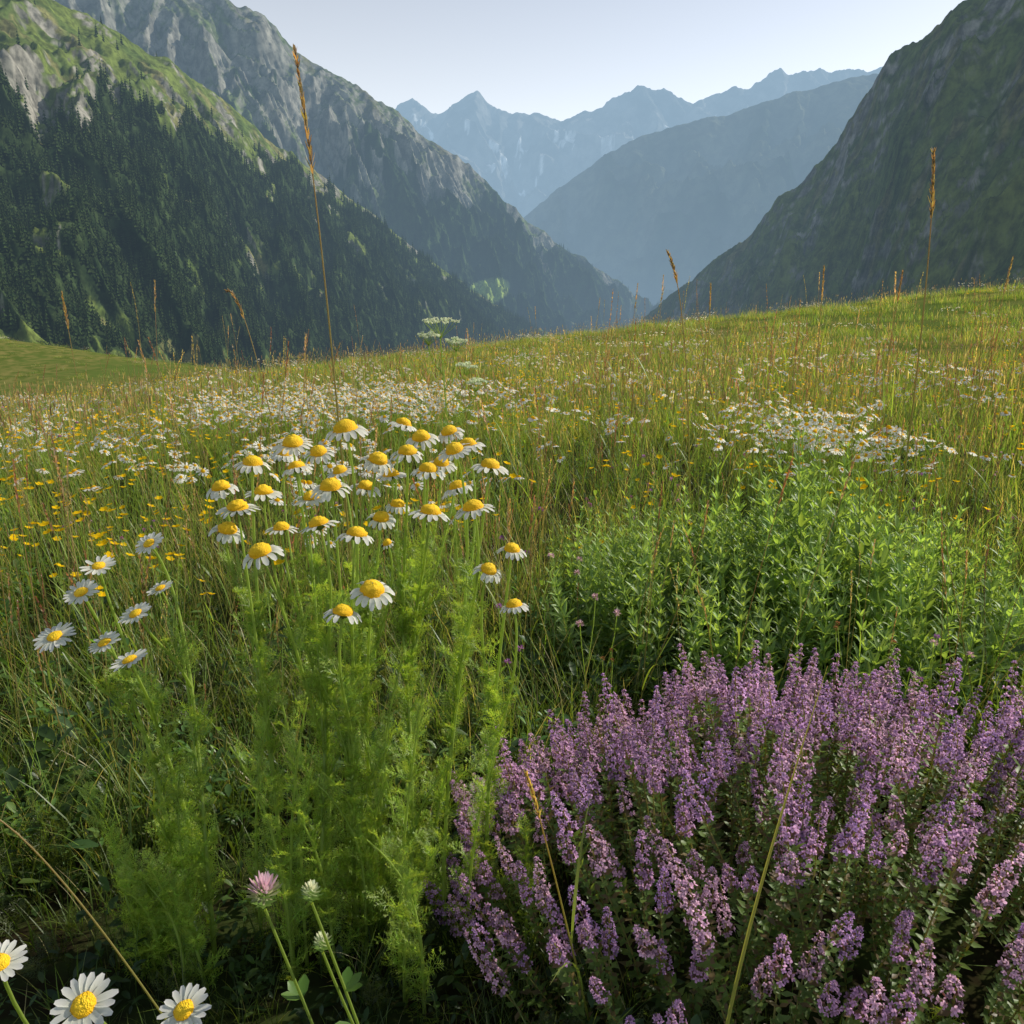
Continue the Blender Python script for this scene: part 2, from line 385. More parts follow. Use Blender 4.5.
def forest(name,src,n,h0,h1,vmax):
    X,Y,Z,fm=src;nu,nv=X.shape;nvf=int((nv)*vmax)
    Xc,Yc=X[:-1,:nvf],Y[:-1,:nvf]
    ex=np.stack([X[1:,:nvf]-Xc,Y[1:,:nvf]-Yc],-1);ey=np.stack([X[:-1,1:nvf+1]-Xc,Y[:-1,1:nvf+1]-Yc],-1)
    ar=np.abs(ex[...,0]*ey[...,1]-ex[...,1]*ey[...,0])
    az=np.abs(Xc/np.maximum(Yc,1))<.85
    w=(ar*(fm[:-1,:nvf]**1.5+.010)*az).ravel();w/=w.sum()
    k=rng.choice(len(w),n,p=w);i=k//nvf;j=k%nvf
    fu=rng.random(n);fv=rng.random(n)
    def bl(T): return T[i,j]*(1-fu)*(1-fv)+T[i+1,j]*fu*(1-fv)+T[i,j+1]*(1-fu)*fv+T[i+1,j+1]*fu*fv
    P=np.stack([bl(X),bl(Y),bl(Z)-1],1)
    rot=np.zeros((n,3));rot[:,2]=rng.random(n)*6.28
    scatter(name,[conifer(20+i).obj('conifer',[M_CON],False,False) for i in range(3)],P,rot,rng.uniform(h0,h1,n)*rng.uniform(.7,1.1,n),rng.integers(0,3,n),False)
forest('conifer_forest',A_,20000,16,28,.80)
forest('distant_conifer_forest',B_,8000,18,30,.75)

# ------------------------------------------------------------------ flower parts
def head(droop=.8,npet=16,rd_=.0105,hd=.009,pl=.014,pw=.0048,lod=0):
    mb=MB()
    nr,ns=(9,18) if lod==0 else (3,6)
    ph=np.linspace(0,math.pi/2*.97,nr)
    an=np.arange(ns)*2*math.pi/ns
    jr=1+.05*rng.standard_normal((nr,ns)) if lod==0 else np.ones((nr,ns))
    P=np.stack([rd_*np.cos(ph)[:,None]*np.cos(an)*jr,rd_*np.cos(ph)[:,None]*np.sin(an)*jr,hd*np.sin(ph)[:,None]*jr],-1)
    t=np.linspace(0,1,nr)[:,None]
    mb.grid(P,A(.76,.40,.005)*(1-t)+A(.88,.62,.03)*t,2 if lod==0 else 1,True)
    for i in range(npet):
        if random.random()<.05: continue
        a=i*2*math.pi/npet+U(-.08,.08);L=pl*U(.85,1.1)
        n=5 if lod==0 else 2
        tt=np.linspace(0,1,n);th=.1-(droop+U(-.15,.15))*np.clip(tt*1.8,0,1)
        if lod: th=th*0+.1-droop*.6
        d=A(math.cos(a),math.sin(a),0)
        st=(np.cos(th)[:,None]*d+np.sin(th)[:,None]*A(0,0,1))*L/(n-1)
        p=np.concatenate([[np.zeros(3)],np.cumsum(st[:-1],0)])+d*rd_*.85
        w=pw*np.interp(tt,[0,.3,.75,1],[.6,.95,1,.45 if lod==0 else .8])*.5*U(.9,1.1)
        k=U(-.3,.3);sd=nrm(A(-math.sin(a),math.cos(a),k))
        c=np.outer(1-tt,A(.78,.80,.68))+np.outer(tt,A(.90,.90,.89))
        ribbon(mb,p,w,sd,c,.25 if lod==0 else 0,1)
    if lod==0: tube(mb,[(0,0,-.006),(0,0,-.003),(0,0,0)],[.0012,rd_*.6,rd_*.85],A(.16,.24,.05),8)
    return mb
CH=[head(d,n,pl=.0140,pw=.0052) for d,n in ((.75,15),(1.0,14),(1.25,16),(.55,17),(.9,16))]
OX=[head(d,n,rd_=.0078,hd=.0035,pl=.0145,pw=.005) for d,n in ((.05,17),(.25,19),(-.1,16))]
BUD=head(1.35,12,rd_=.006,hd=.006,pl=.006,pw=.003)

def pinnate(L,npair=8,w=.34,c0=(.14,.22,.035),c1=(.25,.35,.07)):
    mb=MB();t=np.linspace(0,1,6)
    path=np.stack([t*L,0*t,.16*L*np.sin(t*2.6)],1)
    tube(mb,path,np.linspace(.0008,.0003,6),A(*c0)*1.4,3)
    for i in range(npair):
        f=.2+.78*i/(npair-1);b=A(f*L,0,.16*L*math.sin(f*2.6))
        pl=L*w*(math.sin(math.pi*(f**.8)*.92)*.9+.2)
        for s in (-1,1):
            d=nrm(A(.9,s*U(.8,1.3),U(-.4,1.0)))
            sd=nrm(np.cross(d,A(U(-.4,.4),U(-.4,.4),1)))
            cc=jit(A(*c0)*(1-f)+A(*c1)*f,.25)
            ribbon(mb,b+np.outer([0,1],d*pl),[.00045,.0003],sd,cc)
            for q in (.3,.55,.8):
                for s2 in (-1,1):
                    d2=nrm(d+sd*s2*1.0+A(0,0,U(-.4,.6)))
                    l2=pl*.42*(1.15-q*.5);bb=b+d*pl*q
                    ribbon(mb,bb+np.outer([0,1],d2*l2),[.0005,.00025],nrm(np.cross(d2,A(U(-.4,.4),U(-.4,.4),1))),cc)
    return mb
PIN=[pinnate(.050),pinnate(.058,9,.28),pinnate(.042,8,.34),pinnate(.052,8,.3)]
def gnd(x,y): return float(gz(x,y))
def surv(a,e,y): return A(a*y,y,.8+e*y)
def pinleaf(mb,p,az,el,sc,tint=1.0):
    d=A(math.cos(az)*math.cos(el),math.sin(az)*math.cos(el),math.sin(el))
    s_=nrm(np.cross(A(0,0,1),d));u=np.cross(d,s_)
    R=np.stack([d,s_,u],1);mb.merge(random.choice(PIN),R,p,sc,tint)
GREEN=A(.28,.38,.085)
def daisy_plant(name,heads,bases,kinds,top_leaf=.72,leafn=16,hs=1.0,lean=.06,lsc=1.0,tilt=.3,face=-.12,shoots=1,sh=(.18,.40)):
    random.seed(name);mb=MB()
    heads=sorted(heads,key=lambda h:h[0])
    k=len(bases);n=len(heads);gi=[heads[int(i*n/k):int((i+1)*n/k)] for i in range(k)]
    for g,b in zip(gi,bases):
        if not g: continue
        b3=A(b[0],b[1],gnd(b[0],b[1])-.01)
        pts_=[surv(*h[:3]) for h in g]
        order=sorted(range(len(g)),key=lambda i:-pts_[i][2])
        main=None
        for oi_,i in enumerate(order):
            H=pts_[i];sz=g[i][3] if len(g[i])>3 else 1.0
            nd=nrm(A(U(-tilt,tilt),U(-tilt,tilt)+face,1))
            end=H-nd*.006*sz
            if main is None:
                c1=b3+A(U(-lean,lean),U(-.03,.03),(H[2]-b3[2])*.4)
                c2=end-nd*(H[2]-b3[2])*.22
                path=bez(b3,c1,c2,end,26);main=path
                tube(mb,path,np.linspace(.0034,.0014,26),GREEN,6)
                lo,ln_=0.08,leafn
            else:
                t=U(.30,.6);s0=main[int(t*25)]
                dd=end-s0
                path=bez(s0,s0+dd*.3+A(0,0,.02),end-nd*np.linalg.norm(dd)*.3,end,18)
                tube(mb,path,np.linspace(.0022,.0013,18),GREEN,5)
                lo,ln_=.1,leafn//4
            m_=len(path)
            for q in range(ln_):
                f=lo+(top_leaf-lo)*(q+U(-.3,.3))/max(1,ln_);f=min(max(f,0.01),.95)
                pp=path[int(f*(m_-1))]
                pinleaf(mb,pp,U(0,6.28),U(.45,1.2),lsc*U(.6,1.05)*(1.15-.55*f),U(.85,1.5))
            hd_=BUD if sz<.6 else random.choice(kinds)
            mb.merge(hd_,rot_to(nd,U(0,6)),H,max(sz,.8)*hs*U(.92,1.06))
    for b in bases:
        for q in range(shoots):
            x=b[0]+U(-.06,.06);y=b[1]+U(-.10,.03);b3=A(x,y,gnd(x,y)-.01);h=U(*sh)
            path=bez(b3,b3+A(0,0,h*.4),b3+A(U(-.02,.02),0,h*.7),b3+A(U(-.08,.08),U(-.06,.03),h),14)
            tube(mb,path,np.linspace(.0026,.0009,14),GREEN,5)
            for q2 in range(28):
                f=(q2+.5)/28;pinleaf(mb,path[int(f*13)],U(0,6.28),U(.4,1.1)+.25*f,lsc*U(.6,1.05)*(1.1-.5*f),U(.85,1.55))
    return mb.obj(name,MATS)
cham=[(-.331,-.190,.93),(-.278,-.164,1.0),(-.210,-.147,.92,1.12),(-.171,-.186,1.02),(-.133,-.176,.95),(-.115,-.157,1.05),(-.073,-.173,.95),(-.137,-.140,1.12,.95),(-.028,-.194,.93),(-.050,-.249,.88,1.05),(-.106,-.255,.86,1.05),(-.070,-.222,1.02),(-.107,-.199,.93),(-.233,-.221,.9),(-.251,-.271,.86),(-.203,-.285,.84,1.02),(-.300,-.276,.95,.9),(-.355,-.249,.9),(-.320,-.228,.95),(-.374,-.222,1.02),(-.371,-.278,.93),(-.330,-.309,.82),(-.275,-.196,1.0),(-.246,-.176,1.05),(-.186,-.361,.8,1.0),(-.226,-.393,.78,.85),(-.188,-.221,1.06,.9),(-.148,-.245,1.05,.9),(-.079,-.150,1.1,.9),(-.056,-.167,1.05),(-.163,-.296,.95,.5),(-.29,-.178,1.12,.9),(-.22,-.2,1.12,.9),(-.09,-.19,1.1,.9),(-.26,-.235,1.0,.9),(-.155,-.205,1.08,.9),(-.17,-.262,1.0,.9)]
daisy_plant('chamomile_plant',cham,[(-.30,.90),(-.27,.95),(-.25,.87),(-.21,.92),(-.19,.97),(-.15,.88),(-.12,.94),(-.09,.90)],CH,.66,44,hs=1.14,shoots=3,sh=(.22,.44))
daisy_plant('chamomile_plant',[(0,-.305,.9,.85),(-.031,-.333,.88,.8),(.003,-.383,.86,.82)],[(-.03,.90)],CH,.62,40,hs=1.1)
left=[(-.475,-.296,1.0,.95),(-.545,-.327,.93),(-.573,-.364,.9),(-.617,-.427,.85,1.05),(-.551,-.436,.86,.9),(-.504,-.394,.9),(-.520,-.461,.82,1.08),(-.467,-.358,1.0,.9)]
daisy_plant('oxeye_daisy_plant',left,[(-.45,.90),(-.42,.93),(-.39,.87)],OX,.5,32,lean=.03,face=-.42,shoots=4,sh=(.12,.29))
random.seed(3)
def single_daisy(name,a,e,y,n,sc,bend):
    mb=MB();H=surv(a,e,y);n=nrm(A(*n));b=A(H[0]+bend[0],H[1]+bend[1],gnd(H[0],H[1])-.01)
    path=bez(b,b+A(0,0,.15),H-n*.12,H-n*.006,16);tube(mb,path,np.linspace(.0018,.0012,16),GREEN*.8,6)
    mb.merge(OX[0],rot_to(n,.4),H,sc)
    for i in range(8): pinleaf(mb,path[i],U(0,6),U(.3,.9),.8)
    mb.obj(name,MATS)
single_daisy('oxeye_daisy',-.658,-1.035,.40,(.05,-.55,1),.92,(.02,.12))
single_daisy('oxeye_daisy',-.505,-1.045,.41,(-.1,-.35,1),.8,(.02,.1))
single_daisy('oxeye_daisy',-.775,-.957,.45,(.2,-.3,1),.8,(.0,.1))

def clover(name,a,e,y,white=False):
    mb=MB();H=surv(a,e,y);b=A(H[0]+.05,H[1]+.06,gnd(H[0],H[1]+.1))
    path=bez(b,b+A(0,0,.15),H-A(-.02,-.01,.10),H-A(0,0,.004),14);tube(mb,path,np.linspace(.0013,.0009,14),GREEN*.8,6)
    n=80 if not white else 40;R0=.0085 if not white else .0048
    for i in range(n):
        f=(i+.5)/n;ph=math.acos(1-1.75*f);th=i*2.4
        d=A(math.sin(ph)*math.cos(th),math.sin(ph)*math.sin(th),math.cos(ph))
        b0=H+A(0,0,R0*1.1)+d*R0*.55;dd=nrm(d+A(0,0,.9));L=R0*U(.7,1.05)
        if not white: c=A(.66,.44,.52) if f<.45 else A(.42,.46,.24)
        else: c=A(.70,.70,.5)*(1-f)+A(.4,.5,.22)*f
        ribbon(mb,b0+np.outer([0,.5,1],dd*L),[.0006,.0011,.0003],nrm(np.cross(dd,A(.3,.1,1))),jit(c,.15),.3,1)
    for i in range(9):
        a_=i*.7;d=A(math.cos(a_),math.sin(a_),.4)
        ribbon(mb,H+np.outer([0,.5,1],d*.008),[.001,.0016,.0003],A(-math.sin(a_),math.cos(a_),0),A(.15,.25,.05))
    for s in (.35,.6,.8):
        p0=path[int(13*s)];az=U(0,6)
        for k in (-.9,0,.9):
            d=A(math.cos(az+k),math.sin(az+k),.5)
            ribbon(mb,p0+np.outer([0,.3,.7,1],d*.013),[.0005,.0032,.0038,.0008],A(-math.sin(az+k),math.cos(az+k),0),jit(A(.10,.19,.035)),.2)
    mb.obj(name,MATS)
clover('clover_flower',-.366,-.853,.43)
clover('clover_bud',-.296,-.842,.44,True)
clover('clover_bud',-.285,-.93,.45,True)

# ------------------------------------------------------------------ thyme
def thyme(seed,L=.075):
    random.seed(seed);mb=MB()
    st=np.linspace(-.20,L,14);wob=.004*np.sin(st*25+seed)
    path=np.stack([wob,.003*np.cos(st*21+seed),st],1)
    tube(mb,path,np.linspace(.0013,.0007,14),A(.24,.24,.09),4)
    fl=MB()
    base=(A(.70,.42,.68),A(.78,.50,.68),A(.62,.38,.68))[seed%3]
    for a in range(4):
        an=a*math.pi/2+.4;d=A(math.cos(an),math.sin(an),.5)
        ribbon(fl,A(0,0,.003)+np.outer([0,.6,1],d*.0035),[.0006,.0014,.0008],A(-math.sin(an),math.cos(an),0),[base*.7,base*1.05,base*1.2],0,1)
    tube(fl,[(0,0,-.001),(0,0,.0035)],[.0009,.0012],A(.26,.16,.16),3)
    nw=max(6,int(L/.0070))
    for i in range(nw):
        f=i/(nw-1);z=L*(.02+.96*f);rr=.0074*(1-f)**.45*(.75+.3*math.sin(f*3))+.0008
        k=int(9-4*f)
        for j in range(k):
            if random.random()<.18: continue
            an=j*2*math.pi/k+i*.7+U(-.2,.2);el=U(.1,.7)+f*.5
            d=A(math.cos(an)*math.cos(el),math.sin(an)*math.cos(el),math.sin(el))
            dark=.5 if random.random()<.2 else 1
            mb.merge(fl,rot_to(d,U(0,6)),A(0,0,z+U(-.0008,.0008))+d*rr*U(.6,1.1),U(.8,1.15)*(1-.35*f),U(.7,1.25)*dark)
    for i in range(24):
        z=-.003-.19*i/24
        for s in (0,math.pi):
            an=s+i*1.57+U(-.4,.4);l=U(.008,.015)
            d=A(math.cos(an),math.sin(an),U(.0,.8))
            ribbon(mb,A(0,0,z)+np.outer([0,.4,1],d*l),[.0005,.0036,.0002],A(-math.sin(an),math.cos(an),0),jit(A(.14,.22,.055) if i%4 else A(.17,.13,.07)),.25)
    return mb
TH=[thyme(i,l_) for i,l_ in enumerate((.045,.055,.065,.075,.08,.05,.09,.035,.07,.03))]
random.seed(21)
P=[];Rr=[];S=[];I=[]
cx,cy,rx,ry,hz=.44,.94,.53,.38,.30
pl=[]
while len(P)<480:
    u=U(-1,1);v=U(-1,1);q=u*u+v*v
    if q>1: continue
    x=cx+u*rx;y=cy+v*ry
    if y<.5 or any((x-a)**2+(y-b)**2<.0170**2 for a,b in pl): continue
    if fbm(x*7,y*7,2,66)<-.2 and random.random()<.7: continue
    pl.append((x,y))
    z=hz*math.sqrt(max(0,1-q*.88))-.03+U(-.06,.035)+.06*float(fbm(x*5,y*5,2,77))
    n=nrm(A(u*.45,v*.28-.02,1.0)+A(U(-.22,.22),U(-.18,.18),0))
    P.append((x,y,gnd(x,y)+z));e=Matrix(rot_to(n,U(0,6)).tolist()).to_euler();Rr.append(tuple(e))
    S.append(U(.8,1.22));I.append(random.randrange(10))
scatter('thyme_bush',[t.obj('thyme_spike',MATS,False) for t in TH],P,Rr,S,I,tv=.18)

# ------------------------------------------------------------------ sage-like green herb
def herb(seed,h=.34):
    random.seed(seed);mb=MB();n=12
    bx,by=U(-.03,.03),U(-.03,.03);t=np.linspace(0,1,n)
    path=np.stack([bx*t**2,by*t**2,t*h],1);tube(mb,path,np.linspace(.0022,.0009,n),A(.24,.34,.11),4)
    for i in range(18):
        f=.12+.88*i/17;p=path[min(n-1,int(f*(n-1)))]
        L=.046*(1-.62*max(0,f-.55)/.45)*U(.8,1.1)
        for s in range(3):
            an=s*2.09+i*1.1+U(-.25,.25);el=U(.35,.75)+.45*f
            n2=4;th=el-np.linspace(0,1,n2)*U(.3,.9);d=A(math.cos(an),math.sin(an),0)
            stp=(np.cos(th)[:,None]*d+np.sin(th)[:,None]*A(0,0,1))*L/(n2-1)
            pp=p+np.concatenate([[np.zeros(3)],np.cumsum(stp[:-1],0)])
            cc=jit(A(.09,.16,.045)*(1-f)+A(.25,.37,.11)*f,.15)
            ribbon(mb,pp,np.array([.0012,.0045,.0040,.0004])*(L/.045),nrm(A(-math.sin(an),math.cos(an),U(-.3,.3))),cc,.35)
    return mb
HB=[herb(i,U(.26,.42)) for i in range(8)]
random.seed(5);P=[];Rr=[];S=[];I=[]
for i in range(410):
    while True:
        u=U(-1,1);v=U(-1,1)
        if u*u+v*v<1: break
    x=.68+u*.60;y=1.90+v*.54
    lump=float(fbm(x*3,y*3,2,44))
    P.append((x,y,gnd(x,y)-.02));Rr.append((U(-.22,.22)-.15*v,U(-.22,.22)+.25*u,U(0,6.28)));S.append(U(.88,1.18)*(1.28-.40*(u*u+v*v)+.45*lump));I.append(random.randrange(8))
scatter('green_sage_bush',[t.obj('sage_shoot',MATS,False) for t in HB],P,Rr,S,I)

# ------------------------------------------------------------------ meadow prototypes
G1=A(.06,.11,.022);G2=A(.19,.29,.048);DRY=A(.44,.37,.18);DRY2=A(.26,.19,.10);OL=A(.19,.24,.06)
def tuft(seed,nb,h,w,spread,dry=.15,curve=.9,k=1.0):
    random.seed(seed);mb=MB()
    for i in range(nb):
        a=U(0,6.28);r=spread*math.sqrt(random.random());b=A(r*math.cos(a),r*math.sin(a),-.01)
        L=h*U(.35,1.15)
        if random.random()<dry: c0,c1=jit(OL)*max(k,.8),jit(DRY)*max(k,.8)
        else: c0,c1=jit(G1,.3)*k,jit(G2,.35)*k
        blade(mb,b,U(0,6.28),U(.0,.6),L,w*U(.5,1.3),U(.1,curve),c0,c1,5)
    return mb
def panicle(mb,path,L,col,fat=1.0,n=26):
    path=np.asarray(path)
    for i in range(n):
        f=i/(n-1);k=(len(path)-1)*(1-L*(1-f));j=min(len(path)-2,int(k));p=path[j]+(path[j+1]-path[j])*(k-j)
        t=nrm(path[j+1]-path[j])
        for s in range(2):
            an=i*2.4+s*3.1+U(-.3,.3);o=nrm(np.cross(t,A(math.cos(an),math.sin(an),.1)))
            d=nrm(t+o*U(.15,.5));l=U(.007,.014)*fat*(1.15-.5*f)
            ribbon(mb,p+np.outer([0,.5,1],d*l),np.array([.0004,.0013,.0002])*fat,nrm(np.cross(d,o)+1e-3),jit(col,.4))
def culm(mb,base,tip,bow,L=.2,r=.0011,col=DRY2,stem=OL,droop=0,fat=1.0,leaves=2,n=24,pn_=26):
    base=np.asarray(base,float);tip=np.asarray(tip,float);h=tip-base
    path=bez(base,base+h*.35+A(*bow)*.5,base+h*.8+A(*bow)+A(0,0,droop),tip,n)
    tube(mb,path,np.linspace(r*1.2,r*.4,n),[stem*(1-q)+col*q for q in np.linspace(0,1,n)],4)
    panicle(mb,path,L,col,fat,pn_)
    for i in range(leaves):
        p=path[int(U(.1,.45)*n)];blade(mb,p,U(0,6.28),U(.2,.5),U(.1,.22),.004,U(.5,1.3),jit(G2),jit(OL),7)
def culmproto(seed):
    random.seed(seed);mb=MB()
    for i in range(2):
        h=U(.45,.75);b=A(U(-.05,.05),U(-.05,.05),0)
        culm(mb,b,b+A(U(-.14,.14),U(-.14,.14),h),(U(-.03,.03),U(-.03,.03),0),U(.12,.3),.0010,jit(random.choice([A(.32,.20,.12),DRY,A(.36,.26,.17),A(.26,.13,.09)])),OL,U(0,.05),U(.7,1.2),1,10,14)
    return mb
HL=[head(d,9,rd_=.0065,hd=.005,pl=.011,pw=.0075,lod=1) for d in (.2,.6,.9)]
def dplant(seed,n=5,h=.36):
    random.seed(seed);mb=MB()
    for i in range(n):
        b=A(U(-.06,.06),U(-.06,.06),0);t=b+A(U(-.05,.05),U(-.05,.05),h*U(.8,1.08));nd=nrm(A(U(-.2,.8),U(-1.0,.0),1))
        path=bez(b,b+A(0,0,.1),t-nd*.08,t-nd*.004,6);tube(mb,path,.0010,GREEN,3)
        mb.merge(random.choice(HL),rot_to(nd,U(0,6)),t,U(.9,1.3))
        for q in range(3): blade(mb,path[q+1],U(0,6.28),.6,.05,.004,.6,jit(G1),jit(G2),4)
    return mb
def yplant(seed,n=4,h=.28,col=(.90,.62,.015),r=.0125):
    random.seed(seed);mb=MB()
    for i in range(n):
        b=A(U(-.06,.06),U(-.06,.06),0);t=b+A(U(-.05,.05),U(-.05,.05),h*U(.7,1.1));nd=nrm(A(U(-.4,.4),U(-.7,.1),1));R=rot_to(nd,U(0,6))
        tube(mb,bez(b,b+A(0,0,.1),t-nd*.06,t,5),.0009,GREEN,3)
        for k in range(6):
            a=k*1.05;d=A(math.cos(a),math.sin(a),.35)
            q=MB();ribbon(q,np.outer([0,.6,1],d*r),[r*.15,r*.42,r*.2],A(-math.sin(a),math.cos(a),0),jit(A(*col),.1),0,1)
            mb.merge(q,R,t)
        for q in range(3): blade(mb,b+A(0,0,.05*q),U(0,6.28),.7,.06,.007,.6,jit(G1),jit(G2),4)
    return mb
def ball(seed,h=.3,col=(.38,.16,.26),r=.008):
    random.seed(seed);mb=MB()
    for i in range(3):
        b=A(U(-.05,.05),U(-.05,.05),0);t=b+A(U(-.05,.05),U(-.05,.05),h*U(.7,1.1))
        tube(mb,bez(b,b+A(0,0,.1),t-A(0,0,.06),t,5),.0009,GREEN,3)
        for k in range(30):
            d=nrm(A(U(-1,1),U(-1,1),U(-.4,1)));ribbon(mb,t+np.outer([.3,1],d*r),[.0010,.0012],nrm(np.cross(d,A(.2,.3,1))),jit(A(*col),.25),0,1)
    return mb
def broad(seed,k=1.0,tall=.07,n=26):
    random.seed(seed);mb=MB()
    for i in range(n):
        a=U(0,6.28);L=U(.02,.05);el=U(.2,1.1);d=A(math.cos(a)*math.cos(el),math.sin(a)*math.cos(el),math.sin(el));b=A(U(-.06,.06),U(-.06,.06),U(0,tall))
        pp=b+np.outer([0,.3,.65,1],d*L)-np.outer([0,.1,.4,1],A(0,0,L*.35))
        ribbon(mb,pp,np.array([.05,.16,.17,.01])*L,A(-math.sin(a),math.cos(a),0),jit(A(.07,.13,.03),.35)*k,.3)
    return mb
def feather(seed,k=1.0):
    random.seed(seed);mb=MB()
    for i in range(9): pinleaf(mb,A(U(-.04,.04),U(-.04,.04),U(0,.05)),U(0,6.28),U(.3,1.3),U(.8,1.6),U(.5,.9)*k)
    return mb
def patch(seed,mode=0,dryk=0.0):
    random.seed(seed);mb=MB()
    for i in range(105):
        b=A(U(-.45,.45),U(-.45,.45),-.02);q=random.random()
        if q<.62-dryk: c0,c1=jit(G1*1.4,.3),jit(G2*1.05,.35)
        elif q<.89-dryk*.5: c0,c1=jit(OL*.8),jit(A(.30,.32,.10),.3)
        else: c0,c1=jit(OL),jit(A(.48,.38,.22),.3)
        blade(mb,b,U(0,6.28),U(0,.6),U(.10,.32),.010,U(.1,1.2),c0,c1,3)
    for i in range(6):
        b=A(U(-.4,.4),U(-.4,.4),0);h=U(.28,.5);t=b+A(U(-.1,.1),U(-.1,.1),h)
        tube(mb,[b,(b+t)/2+A(.01,0,0),t],.0014,OL,3);c=jit(random.choice([A(.32,.20,.13),DRY,A(.24,.13,.09)]),.3)
        ribbon(mb,[t-A(0,0,.04),t,t+A(.004,0,.03)],[.002,.005,.001],A(1,0,0),c)
    if mode:
        for i in range(18 if mode<3 else 6):
            b=A(U(-.4,.4),U(-.4,.4),U(.22,.34))
            if mode==1: mb.merge(HL[0],rot_to(A(U(-.3,.5),-.7,1)),b,1.4)
            else:
                c=A(.85,.62,.03) if mode==2 else A(.50,.26,.34)
                for k in range(3):
                    a=k*1.05;d=A(math.cos(a),math.sin(a),.3);ribbon(mb,b+np.outer([-1,0,1],d*.012),[.003,.010,.003],nrm(A(-math.sin(a),math.cos(a),.6)),c,0,1)
    return mb
def pts(n,r0,r1,az=48,ok=None):
    out=[]
    while len(out)<n:
        r=r0*(r1/r0)**random.random();a=math.radians(U(-az,az));x=r*math.sin(a);y=r*math.cos(a)
        if ok and not ok(x,y): continue
        out.append((x,y))
    a=np.array(out);return np.column_stack([a,gz(a[:,0],a[:,1])])
def inell(x,y,c): return ((x-c[0])/c[2])**2+((y-c[1])/c[3])**2<1
TE=(.45,.93,.52,.42);SE=(.68,1.92,.60,.5);CE=(-.2,.88,.24,.22);LE=(-.46,.88,.16,.16)
def free(x,y): return not(inell(x,y,TE) or inell(x,y,SE) or inell(x,y,CE) or inell(x,y,LE))
def rots(n,t=.15): return np.column_stack([rng.uniform(-t,t,n),rng.uniform(-t,t,n),rng.uniform(0,6.28,n)])
random.seed(99)
low=[tuft(i,34,.19,.0034,.07,.12,1.4,.55) for i in range(4)]+[broad(10,.7),broad(11,.5),feather(12,.5),feather(13,.4),broad(14,.7,.14,34)]
P=pts(800,.40,2.4,52,lambda x,y:y>.40 and not inell(x,y,(.45,.97,.4,.26)))
nearf=np.clip(.50+.5*(P[:,1]-.45)/.6,.5,1)*np.where([inell(x,y,(-.25,.85,.42,.28)) for x,y in P[:,:2]],.6,1)
scatter('foreground_grass',[t.obj('tuft',MATS,False) for t in low],P,rots(len(P)),rng.uniform(.7,1.3,len(P))*nearf,rng.choice(9,len(P),p=[.12,.12,.12,.12,.11,.1,.11,.1,.1]))
tl=[tuft(20+i,34,.33,.0038,.10,.2,1.2) for i in range(3)]+[tuft(30+i,30,.33,.0030,.10,.6,1.1) for i in range(3)]+[broad(40,1.5,.25,44),broad(41,1.2,.2,44)]
P=pts(1600,1.2,8,48,free)
rr=np.hypot(P[:,0],P[:,1])
dn=fbm(P[:,0]/1.1,P[:,1]/1.1,3,202)-.12*np.clip(P[:,0]/2,-1,1)+rng.normal(0,.12,len(P))
idx=np.where(dn>0.10,rng.integers(3,6,len(P)),rng.integers(0,3,len(P)));idx=np.where(rng.random(len(P))<.28,rng.integers(6,8,len(P)),idx)
scatter('meadow_grass',[t.obj('tall_tuft',MATS,False) for t in tl],P,rots(len(P)),rng.uniform(.5,1.05,len(P))*np.clip(.5+.3*rr/2,.6,1),idx,tv=.3)
pp=[patch(40,0),patch(41,0),patch(42,0,.35),patch(43,1),patch(44,2,.2),patch(45,3,.3)]
P=pts(2700,5.5,75,48)
kn=np.column_stack([rng.uniform(-125,-35,350),rng.uniform(88,135,350)]);P=np.concatenate([P,np.column_stack([kn,gz(kn[:,0],kn[:,1])])])
idx=rng.choice(6,len(P),p=[.27,.24,.18,.10,.14,.07])
scatter('distant_meadow_grass',[t.obj('sward',MATS,False) for t in pp],P,rots(len(P),.05),rng.uniform(.7,1.15,len(P))*np.clip(.8+np.hypot(P[:,0],P[:,1])/60,.8,1.5),idx,tv=.3)
sp_=[culmproto(60+i) for i in range(7)]
P=np.concatenate([pts(950,1.4,18,48,free),pts(150,2.5,9,42,free),pts(150,3.5,12,42,lambda x,y:x>.1*y)])
scatter('dry_grass_stalks',[t.obj('stalk',MATS,False) for t in sp_],P,rots(len(P)),np.concatenate([rng.uniform(.5,.95,950)*np.where(rng.random(950)<.1,1.3,1),rng.uniform(1.0,1.4,150),rng.uniform(1.0,1.5,150)]),rng.integers(0,7,len(P)))
def cluster(c,n):
    o=[]
    while len(o)<n:
        u=random.gauss(0,.5);v=random.gauss(0,.5)
        if abs(u)>1.2 or abs(v)>1.2: continue
        x=c[0]+u*c[2];y=c[1]+v*c[3]
        if y>1.3: o.append((x,y,gnd(x,y)))
    return o
dp=[dplant(80+i) for i in range(5)]
P=np.array(cluster((-.95,5.0,1.2,1.3),270)+cluster((1.28,3.4,.38,.6),72)+cluster((-.7,3.0,.9,.5),22)+cluster((4,7,3,1.5),60)+cluster((-.45,2.3,.35,.4),14)+[tuple(p) for p in pts(110,3,14,45,free)])
scatter('white_daisies',[t.obj('daisy_plant',MATS,False) for t in dp],P,rots(len(P),.1),rng.uniform(.9,1.25,len(P)),rng.integers(0,5,len(P)),tv=.05)
yp=[yplant(90+i,n) for i,n in enumerate((4,3,2,3))]
P=np.array(cluster((-1.5,2.4,.7,.8),46)+cluster((-2.5,4.2,1.2,1.0),44)+cluster((-1.0,1.9,.5,.4),10)+[tuple(p) for p in pts(320,2.2,14,45,free)])
